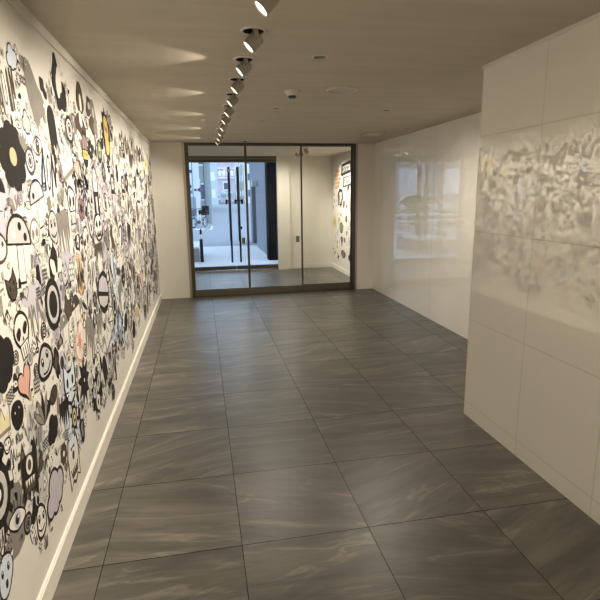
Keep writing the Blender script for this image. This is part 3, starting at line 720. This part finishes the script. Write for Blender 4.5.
put([('brown', blob(-.2, .05, .16, .4, 14, .2)), ('brown', blob(.2, -.1, .17, .38, 14, .2)), ('tan', ell(-.2, .1, .06, .14, 8)), ('tan', ell(.2, -.1, .06, .12, 8))], 5.31, 2.02, .42, .28)
put([('lemon', star(0, 0, .3, .5, 8, 0, .1)), ('yellow', star(0, 0, .16, .3, 8, .3, .1)), ('brown', ell(0, 0, .08, .08, 10))], 7.00, 1.96, .46, .28)
put(stroke([(-.3, .0), (-.28, .3), (0, .42), (.2, .25), (.1, 0), (-.05, -.2), (-.15, -.5)], .1, 'ink') + stroke([(.0, -.4), (.3, -.1), (.4, .2)], .09, 'ink'), 4.45, 1.24, .32, .20)
put(c_of('tan', 'tan', 0, 0, .44, .44, 16, .2), 5.03, .44, .28, .13)
put(outl([(-.5, -.3), (-.2, .5), (.5, .2), (.3, -.5)], 'ink', 'white', .08) + stroke([(-.3, -.2), (.3, .1)], .08, 'ink'), 3.66, .74, .2, .14)
put([('sky', blob(0, 0, .4, .48, 16, .2))] + d_scrib(), 3.95, 1.0, .3, .3)
def lim_l(x):
    lo = .26 + .07 * math.sin(x * 5.1) + .05 * math.sin(x * 11.7 + 1) + .03 * math.sin(x * 23)
    hi = 2.13 + .04 * math.sin(x * 4.3 + 2) + .05 * math.sin(x * 9.1)
    return lo, hi
BX = (0.9, 7.72, .16, 2.24)
pack(ml, placed, BX, .10, .15, 900, BIG, lim_l, .92)
pack(ml, placed, BX, .060, .085, 6000, BIG, lim_l, .86)
pack(ml, placed, BX, .030, .046, 16000, SMALL, lim_l, .78)
pack(ml, placed, BX, .013, .022, 16000, SMALL, lim_l, .78)

def mural_obj(mu, name, label):
    me = bpy.data.meshes.new(name); mu.bm.to_mesh(me); mu.bm.free()
    for k in mu.mats: me.materials.append(M[k])
    o = bpy.data.objects.new(name, me); COL.objects.link(o)
    return tag(o, label, 'mural')
mural_obj(ml, 'doodle_mural', 'long crowded mural of black and coloured doodles covering the left wall')

# --- short mural in the vestibule: u runs along -y, v up
mv = Mural(lambda u, v, d: (XR - d, -u, v))
pv = []
mv.poly([(-10.40, .2), (-7.96, .2), (-7.96, 2.2), (-10.40, 2.2)], 'white', 0.0004)
def putv(shapes, y, z, wy, hz, rot=0.0):
    mv.add(shapes, -y, z, wy, hz, rot, 0.0006); pv.append((-y, z, max(wy, hz) * .45))
GL = {'R': [[(0, 0), (0, 1), (.7, .9), (.7, .6), (0, .5)], [(.25, .5), (.8, 0)]], 'O': [[(.1, 0), (0, .5), (.1, 1), (.7, 1), (.8, .5), (.7, 0), (.1, 0)]],
      'K': [[(0, 0), (0, 1)], [(.75, 1), (0, .45), (.8, 0)]], 'N': [[(0, 0), (0, 1), (.75, 0), (.75, 1)]]}
def word(t, x0, y0, cw, ch, k, wd):
    S = []
    for i, c in enumerate(t):
        for ln in GL[c]: S += stroke([(x0 + cw * (i + x * .78), y0 + ch * y) for x, y in ln], wd, k)
    return S
putv([('ink', [(-.5, -.42), (-.36, -.5), (.52, -.3), (.42, .5), (-.42, .34)]), ('pale', [(-.4, -.28), (.38, -.14), (.34, .30), (-.36, .14)])] + word('ROOK', -.33, -.2, .17, .3, 'ink', .045), 9.42, 2.03, .74, .27)
putv([('ink', [(-.5, -.5), (.5, -.3), (.5, .5), (-.5, .36)]), ('white', [(-.4, -.34), (-.02, -.26), (-.02, .32), (-.4, .26)]), ('white', [(.02, -.24), (.44, -.16), (.44, .40), (.02, .34)])] + word('NO', -.32, -.16, .42, .38, 'ink', .06), 9.28, 1.79, .70, .23)
for i in range(5): putv([('tan' if i % 2 else 'pink', blob(0, 0, .46, .4, 14, .15)), ('orange', blob(0, 0, .3, .2, 10, .2))], 10.0 + .05 * math.sin(i * 2), 2.0 - .075 * i, .38, .085, .3)
putv(stroke([(-.3, -.4), (-.36, .2), (-.1, .46), (.3, .4), (.36, .0), (.2, -.3)], .18, 'ink') + [('grey', blob(-.2, -.1, .14, .3, 12, .2)), ('ink', star(.1, -.4, .1, .3, 6, 0, .2))], 9.81, 1.48, .42, .33)
putv([('ink', star(0, 0, .2, .5, 6, .3, .3))] + stroke([(-.1, -.2), (-.4, -.7)], .12, 'ink'), 9.26, 1.67, .24, .18)
putv([('pink', star(0, 0, .34, .5, 14, 0, .1)), ('orange', star(0, 0, .2, .3, 10, 0, .1)), ('white', ell(0, 0, .12, .12, 12))], 9.03, 1.34, .40, .38)
putv([('ink', blob(0, 0, .44, .5, 16, .1)), ('grey', blob(0, .05, .2, .2, 10, .1))], 9.55, 1.36, .13, .16)
putv([('ink', blob(0, 0, .44, .5, 16, .1)), ('blue', blob(0, .05, .2, .2, 10, .1))], 9.38, 1.08, .13, .15)
putv([('ink', ell(0, 0, .48, .5, 20)), ('green', ell(0, 0, .34, .38, 18)), ('grey', ell(.05, 0, .16, .24, 14))], 9.73, .89, .27, .22)
putv([('brown', blob(0, .2, .4, .3, 14, .1)), ('brown', [(-.25, .2), (.3, .2), (.1, -.5), (-.1, -.4)]), ('mauve', ell(0, .2, .2, .15, 10))], 9.68, .62, .22, .22)
putv([('ink', blob(0, 0, .48, .46, 18, .08)), ('mauve', blob(0, 0, .36, .34, 16, .08))] + stroke([(-.3, .2), (0, 0), (.3, .1)], .05, 'ink'), 9.57, .38, .32, .18)
putv([('ink', star(0, 0, .15, .5, 4, .4, .15))], 9.95, .28, .24, .18)
putv([('ink', blob(0, -.3, .46, .2, 14, .1)), ('ink', [(-.2, -.3), (-.1, .5), (.15, .5), (.1, -.3)]), ('pale', [(-.08, -.2), (-.02, .4), (.06, .4), (.03, -.2)])], 9.09, .47, .30, .36)
putv([('lemon', blob(0, 0, .48, .48, 18, .15)), ('yellow', star(0, 0, .18, .34, 9, 0, .15))], 10.24, .98, .38, .30)
putv([('orange', ell(0, .2, .3, .25, 12)), ('ink', ell(0, .2, .12, .12, 10)), ('orange', ell(0, -.3, .3, .2, 12)), ('ink', ell(0, -.3, .1, .1, 10))], 10.03, .54, .14, .2)
def lim_v(x): return (.30 + .08 * math.sin(x * 7), 2.05 + .06 * math.sin(x * 5))
BV = (-10.36, -8.05, .2, 2.16)
pack(mv, pv, (-9.0, -8.05, .2, 2.16), .08, .15, 120, BIG, lim_v, 1.0)
pack(mv, pv, BV, .05, .08, 120, BIG, lim_v, 1.1)
pack(mv, pv, BV, .025, .045, 220, SMALL, lim_v, 1.2)
mural_obj(mv, 'vestibule_mural', 'sparser doodle mural with a black lettered sign on the vestibule wall behind glass')

# ------------------------------------------------------------------ outside: ground and own building
struct('ground_pavement', B((-40, YO + 0.12, -0.2), (40, 15.8, 0.0)), 'pavement', 'pale pavement outside the street doors', 'pavement')
rd = struct('ground_road', B((-60, 15.96, -0.3), (80, 320, -0.004)), 'road', 'grey asphalt street running away from the entrance', 'road')
struct('ground_kerb', B((-40, 15.8, -0.2), (40, 15.96, 0.002)), 'kerb', 'thin grey kerb line between pavement and street', 'kerb')
def paint(pts):
    mb = MB(); mb.bm.faces.new([mb.bm.verts.new((x, y, -0.002)) for x, y in pts]); o = mb.build('road_marking', 'paint', rd)
    return o
paint([(-0.35, 24.2), (0.12, 24.2), (0.14, 24.7), (-0.33, 24.7)])
paint([(0.34, 24.0), (0.46, 24.0), (0.60, 26.4), (0.48, 26.6), (0.50, 25.2)])
struct('wall_street_front', B((-14, YO + 0.12, 2.46), (1.58, YO + 0.5, 9.0)).box((-14, YO + 0.12, 0), (XL - 0.15, YO + 0.5, 2.46)).box((1.58, YO + 0.5, 4.2), (14, YO + 1.0, 9.0)), 'concrete', 'outer street front of the building above the doors', 'wall')
struct('wall_black_pier', B((1.572, 11.96, 0), (3.2, 12.32, 4.4)), 'black_panel', 'black clad pier outside, right of the street doors', 'wall')

nb = empty('grey_tiled_building', (2.6, 14.7, 0), 'blue-grey tiled building side just outside on the right, with a dark doorway', 'building')
# facade with a real doorway opening between y 15.2 and 16.5
kid(B((1.66, 12.33, 0), (5.0, 15.35, 5.6)).box((1.66, 16.55, 0), (5.0, 17.1, 5.6)).box((1.66, 15.35, 1.99), (5.0, 16.55, 5.6)).box((2.3, 15.35, 0), (5.0, 16.55, 1.99)), 'facade', 'facade_tile', nb)
dr = kid(B((1.86, 15.36, 0), (1.92, 16.54, 1.98)), 'door', 'purple', nb)
kid(B((1.68, 15.352, 0), (1.86, 15.372, 1.98)), 'door_frame', 'black', nb)
t = empty('wall_lamp', (1.66, 14.85, 1.88), 'white box-shaped wall lamp on the blue-grey tiled facade', 'wall lamp')
kid(B((1.655, 14.78, 1.83), (1.64, 14.92, 1.96)), 'back_plate', 'grey_plastic', t)
kid(B((1.64, 14.75, 1.80), (1.49, 14.95, 1.98), 0.01), 'lamp_box', 'white_metal', t)

t = empty('concrete_ledge', (-0.65, 13.0, 0), 'low grey concrete block with white top beside the bollard outside', 'ledge')
kid(B((-1.25, 12.22, 0.06), (-0.085, 13.8, 0.31)), 'body', 'concrete', t)
kid(B((-1.27, 12.20, 0.31), (-0.075, 13.82, 0.35), 0.004), 'coping', 'white_stone', t)
kid(B((-1.26, 12.19, 0.0), (-0.075, 13.82, 0.06)), 'plinth', 'kerb', t)

t = empty('bollard', (-0.025, 12.13, 0), 'dark bollard with a white band on the pavement outside', 'bollard')
MB().lathe([(0, 0), (0.040, 0), (0.036, 0.55), (0, 0.55)], seg=18).build('post', 'black', t, True)
MB().lathe([(0, 0.55), (0.032, 0.55), (0.030, 0.66), (0, 0.66)], seg=18).build('white_band', 'paint', t, True)
MB().lathe([(0, 0.66), (0.028, 0.66), (0.024, 0.76), (0.012, 0.785), (0, 0.79)], seg=18).build('cap', 'black', t, True)

# ------------------------------------------------------------------ bicycle
def bicycle(loc, rz, label):
    t = empty('bicycle', loc, label, 'bicycle', rz=rz)
    for x in (0.0, 1.14):
        wv = MB().torus((x, 0, 0.255), (0, 1, 0), 0.232, 0.024).build('wheel', 'rubber', t, True)
        sp = MB()
        for i in range(9):
            a = PI * i / 9; dx, dz = 0.225 * math.cos(a), 0.225 * math.sin(a)
            sp.cyl((x - dx, 0, 0.255 - dz), (x + dx, 0, 0.255 + dz), 0.003, seg=5)
        sp.torus((x, 0, 0.255), (0, 1, 0), 0.212, 0.009, rs=6).cyl((x, -0.05, 0.255), (x, 0.05, 0.255), 0.025, seg=10)
        sp.build('spokes', 'chrome', wv)
    hd = (0.13, 0, 0.66); bb = (0.50, 0, 0.27); st = (0.68, 0, 0.66)
    MB().tube([hd, (0.2, 0, 0.5), bb, (1.14, 0, 0.255)], 0.022).tube([bb, st], 0.020).tube([(0.2, 0, 0.5), (0.63, 0, 0.5)], 0.02).tube([st, (1.14, 0, 0.255)], 0.014).build('frame', 'bike_frame', t, True)
    f = MB()
    for s in (-1, 1): f.tube([(0, s * 0.05, 0.255), (0.11, s * 0.05, 0.58), (0.13, 0, 0.66)], 0.012)
    f.tube([(0.13, 0, 0.66), (0.18, 0, 0.90)], 0.016).build('fork', 'bike_frame', t, True)
    MB().tube([(0.30, -0.28, 0.95), (0.2, -0.12, 0.93), (0.18, 0, 0.90), (0.2, 0.12, 0.93), (0.30, 0.28, 0.95)], 0.013).build('handlebar', 'black', t, True)
    MB().lathe([(0, -.03), (.09, -.03), (.12, .02), (.10, .05), (0, .06)], (0.70, 0, 0.76), seg=16).cyl(st, (0.70, 0, 0.74), 0.014).build('saddle', 'black', t, True)
    b = MB()
    for i in range(6):
        z = 0.62 + 0.05 * i; q = 0.13 + 0.012 * i; x0, x1 = -0.20 - 0.012 * i, 0.06
        b.tube([(x0, -q, z), (x1, -q, z), (x1, q, z), (x0, q, z), (x0, -q, z)], 0.010, 6)
    b.box((-0.20, -0.13, 0.60), (0.06, 0.13, 0.62))
    b.build('basket', 'black', t)
    c = MB().box((0.86, -0.19, 0.60), (1.26, 0.19, 0.68), 0.02).box((1.18, -0.19, 0.66), (1.28, 0.19, 1.06), 0.03).box((0.86, -0.21, 0.66), (1.22, -0.16, 0.86), 0.02).box((0.86, 0.16, 0.66), (1.22, 0.21, 0.86), 0.02)
    c.build('child_seat', 'black', t)
    MB().tube([(0.72, 0, 0.60), (1.28, 0, 0.60)], 0.02).tube([(1.22, 0.1, 0.60), (1.14, 0.06, 0.26)], 0.01).tube([(1.22, -0.1, 0.60), (1.14, -0.06, 0.26)], 0.01).build('rack', 'chrome', t)
    MB().cyl((0.50, -0.05, 0.27), (0.50, 0.05, 0.27), 0.09, seg=18).box((0.48, 0.06, 0.10), (0.52, 0.12, 0.12)).box((0.48, -0.12, 0.42), (0.52, -0.06, 0.44)).build('crankset', 'dark_plastic', t)
    return t
bicycle((-0.36, 25.46, -0.004), math.radians(60), 'bicycle with black child seat and basket parked on the left of the street')

t = empty('utility_cabinet', (-0.6, 28.2, 0), 'blue-grey metal cabinet standing behind the parked bicycle', 'cabinet')
kid(B((-1.05, 28.0, 0.1), (-0.22, 28.5, 1.5), 0.01), 'body', 'concrete', t)
kid(B((-1.05, 28.02, 0), (-0.22, 28.48, 0.1)), 'plinth', 'kerb', t)
kid(B((-0.60, 27.98, 0.2), (-0.28, 28.0, 1.4)), 'door', 'concrete', t)

t = empty('utility_pole', (0.46, 29.5, 0), 'thick grey concrete utility pole on the left of the street', 'utility pole')
MB().lathe([(0, 0), (0.19, 0), (0.14, 9.5), (0, 9.5)], seg=20).build('shaft', 'b_grey', t, True)
MB().box((-0.9, -0.05, 8.4), (0.9, 0.05, 8.5)).box((-0.7, -0.05, 7.8), (0.7, 0.05, 7.9)).build('crossarm', 'grey_plastic', t)
MB().tube([(-0.2, -0.05, 0), (-0.15, -0.03, 8)], 0.02).build('conduit', 'dark_plastic', t)

t = empty('round_sign', (0.06, 26.9, 0), 'round plum-coloured street sign on a thin pole above the bicycle', 'sign')
MB().cyl((0, 0, 0), (0, 0, 2.3), 0.02, seg=10).build('pole', 'grey_plastic', t, True)
MB().lathe([(0, -0.01), (0.125, -0.01), (0.125, 0.01), (0, 0.01)], (0, -0.03, 1.87), (0, 1, 0), 24).build('sign_disc', 'sign_purple', t)
t = empty('banner_post', (-0.32, 26.0, 0), 'thin street post with small dark signs at the left edge of the glass', 'sign')
MB().cyl((0, 0, 0), (0, 0, 3.4), 0.022, seg=10).build('pole', 'sign_blue', t, True)
for z, x in ((2.75, -0.1), (2.02, -0.15), (1.75, -0.12)):
    MB().box((x - 0.12, -0.035, z - 0.07), (x + 0.09, -0.025, z + 0.07)).build('sign_plate', 'sign_blue' if z < 1.9 else 'dark_plastic', t)
for x in (0.12, 0.28):
    MB().box((x - 0.06, -0.03, 1.80), (x + 0.06, -0.02, 1.90)).build('sign_plate', 'dark_plastic', t)
MB().cyl((0, 0, 1.85), (0.34, 0, 1.85), 0.010, seg=8).build('arm', 'grey_plastic', t)

# ------------------------------------------------------------------ street buildings
def building(name, x0, x1, y0, y1, h, mt, label, rows, cols, wmat='window_dark', side=None, srows=0, scols=0):
    """box building with windows on the face towards the entrance and, if side is given, on its street side"""
    t = empty(name, ((x0 + x1) / 2, (y0 + y1) / 2, 0), label, 'building')
    kid(B((x0, y0, -0.2), (x1, y1, h)), 'wall', mt, t)
    kid(B((x0 - 0.1, y0 - 0.1, h), (x1 + 0.1, y1 + 0.1, h + 0.3)), 'parapet', mt, t)
    def win(cx, cy, cz, ww, hh, ax):
        if ax == 'y':
            f = kid(B((cx - ww / 2, cy - 0.05, cz - hh / 2), (cx + ww / 2, cy + 0.02, cz + hh / 2)), 'window', 'window_frame', t)
            o = B((cx - ww * .4, cy - 0.06, cz - hh * .42), (cx + ww * .4, cy - 0.04, cz + hh * .42)).build('pane', wmat)
        else:
            f = kid(B((cx - 0.05, cy - ww / 2, cz - hh / 2), (cx + 0.05, cy + ww / 2, cz + hh / 2)), 'window', 'window_frame', t)
            o = B((cx - 0.07, cy - ww * .4, cz - hh * .42), (cx + 0.07, cy + ww * .4, cz + hh * .42)).build('pane', wmat)
        o.parent = f
    for r in range(rows):
        for c in range(cols):
            win(x0 + (x1 - x0) * (c + .5) / cols, y0, 1.9 + 3.0 * r if rows > 1 else 2.2, min(1.9, (x1 - x0) / cols * .6), 1.5, 'y')
    if side is not None:
        for r in range(srows):
            for c in range(scols):
                win(side, y0 + (y1 - y0) * (c + .5) / scols, 1.9 + 3.0 * r, min(2.0, (y1 - y0) / scols * .55), 1.5, 'x')
    return t
building('white_building', -9.5, 0.02, 33, 41, 9, 'b_white', 'white rendered building nearest on the left of the street', 3, 4, 'window_light', 0.02, 3, 3)
building('grey_building', -8, 1.02, 46, 72, 10, 'b_grey', 'grey-green building further along the left of the street', 3, 4, 'window_dark', 1.02, 3, 6)
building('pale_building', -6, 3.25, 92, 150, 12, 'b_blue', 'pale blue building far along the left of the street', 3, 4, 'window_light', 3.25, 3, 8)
building('cream_building', 8.3, 24, 96, 120, 11, 'b_cream', 'cream building far along the right of the street', 3, 6, 'window_dark', 8.3, 3, 4)
eb = empty('pink_building', (11, 185, 0), 'dusty pink building closing the far end of the street', 'building')
kid(B((6.2, 175, -0.2), (21, 195, 16)), 'wall', 'b_pink', eb)
for x in [7.0 + 1.35 * i for i in range(8)]:
    f = kid(B((x - 0.5, 174.9, 8.1), (x + 0.5, 175.02, 9.6)), 'window', 'window_frame', eb)
    B((x - 0.42, 174.86, 8.2), (x + 0.42, 174.92, 9.5)).build('pane', 'window_light', f)
for x in (8.9, 13.2):
    f = kid(B((x - 1.1, 174.9, 3.2), (x + 1.1, 175.02, 6.2)), 'window', 'window_frame', eb)
    B((x - 0.75, 174.86, 3.6), (x + 0.75, 174.92, 5.8)).build('pane', 'window_dark', f)
kid(B((6.2, 174.6, 7.2), (21, 175.0, 7.5)), 'ledge', 'window_frame', eb)
kid(B((6.2, 174.6, 10.4), (21, 175.0, 10.7)), 'ledge', 'window_frame', eb)
def bush(name, loc, rx, ry, h, mt, label, group, seed, trunk=0.0):
    t = empty(name, loc, label, 'hedge' if trunk == 0 else 'tree', group)
    r = random.Random(seed); mb = MB()
    n = 260
    for i in range(n):
        th = r.uniform(0, 2 * PI); u = r.uniform(-1, 1); q = r.uniform(.75, 1.05)
        c = Vector((rx * q * math.sqrt(1 - u * u) * math.cos(th), ry * q * math.sqrt(1 - u * u) * math.sin(th), trunk + h / 2 + h / 2 * q * u))
        s = min(rx, h) * r.uniform(.10, .22)
        a, b = Vector((r.uniform(-1, 1), r.uniform(-1, 1), r.uniform(-1, 1))).normalized(), Vector((r.uniform(-1, 1), r.uniform(-1, 1), r.uniform(-1, 1))).normalized()
        mb.bm.faces.new([mb.bm.verts.new(c + a * s), mb.bm.verts.new(c + b * s * .6), mb.bm.verts.new(c - a * s), mb.bm.verts.new(c - b * s * .6)])
    mb.lathe([(0, trunk + h * .06)] + [(min(rx, ry) * .86 * math.sin(PI * k / 8), trunk + h / 2 - h * .44 * math.cos(PI * k / 8)) for k in range(1, 8)] + [(0, trunk + h * .94)], seg=14)
    mb.build('foliage', mt, t)
    MB().cyl((0, 0, -0.05), (0, 0, trunk + h * .3), 0.05 + trunk * .03, seg=10).build('trunk', 'grey_plastic', t)
    return t
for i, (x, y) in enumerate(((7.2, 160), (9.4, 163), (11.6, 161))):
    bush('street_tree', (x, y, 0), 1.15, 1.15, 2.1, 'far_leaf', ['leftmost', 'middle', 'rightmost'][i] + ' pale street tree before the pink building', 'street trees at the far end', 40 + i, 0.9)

building('shop_building', -16, -3.0, 28.6, 31.5, 7, 'shop_grey', 'grey shop building left of the street, mirrored in the glossy right wall', 1, 5, 'window_light')
# left side of the street, seen mirrored in the glossy right wall
for i, (x, y) in enumerate(((-2.9, 22.0), (-4.5, 22.4), (-6.1, 22.2))):
    bush('hedge_bush', (x, y, 0), 0.62, 0.5, 1.5 if i < 2 else 0.8, 'leaf', ['round green bush nearest the street corner, mirrored in the right wall', 'middle green bush behind the guard rail, mirrored in the right wall', 'low green bush farthest left behind the guard rail'][i], 'bushes behind the guard rail', 60 + i)
gr = empty('guard_rail', (-4.5, 20.6, 0), 'white street guard rail mirrored in the glossy right wall', 'guard rail')
for z in (0.35, 0.6): kid(MB().cyl((-7.5, 20.6, z), (-1.7, 20.6, z), 0.05, seg=12), 'rail', 'paint', gr, True)
for i in range(5): kid(MB().cyl((-7.4 + 1.4 * i, 20.6, 0), (-7.4 + 1.4 * i, 20.6, 0.72), 0.05, seg=12), 'post', 'paint', gr, True)

def car(loc, rz, mt, label):
    t = empty('car', loc, label, 'car', rz=rz)
    MB().prism([(-2.1, .28), (2.1, .28), (2.15, .6), (2.0, .84), (1.1, .94), (.55, 1.46), (-1.3, 1.48), (-1.95, .98), (-2.15, .9)], -.84, .84).build('body', mt, t, bevel=0.06)
    g = MB()
    for s in (-1, 1): g.prism([(.88, .98), (.48, 1.38), (-1.22, 1.40), (-1.66, 1.0)], s * .846, s * .85)
    g.build('side_windows', 'car_glass', t)
    MB().prism([(1.08, .97), (.60, 1.42), (.62, 1.44), (1.11, .99)], -.72, .72).build('windscreen', 'car_glass', t)
    MB().prism([(-1.36, 1.44), (-1.92, 1.02), (-1.95, 1.04), (-1.38, 1.47)], -.72, .72).build('rear_window', 'car_glass', t)
    for x in (-1.35, 1.35):
        for s in (-1, 1):
            wv = MB().lathe([(0, -.1), (.26, -.1), (.31, -.08), (.31, .08), (.26, .1), (0, .1)], (x, s * .78, .31), (0, 1, 0), 22).build('wheel', 'rubber', t, True)
            MB().lathe([(0, -.105), (.18, -.105), (.18, .105), (0, .105)], (x, s * .78, .31), (0, 1, 0), 16).build('hub_cap', 'chrome', wv)
    for s in (-1, 1):
        MB().box((2.05, s * .72 - .14, .62), (2.16, s * .72 + .14, .76), .02).build('headlight', 'window_light', t)
        MB().box((-2.17, s * .74 - .08, .66), (-2.05, s * .74 + .08, .86), .02).build('tail_light', 'i_red', t)
    return t
car((-5.6, 26.0, 0), 0.0, 'car_white', 'white car parked behind the bushes, mirrored in the right wall')
car((4.45, 140, 0), math.radians(92), 'car_white', 'small white car far down the street')
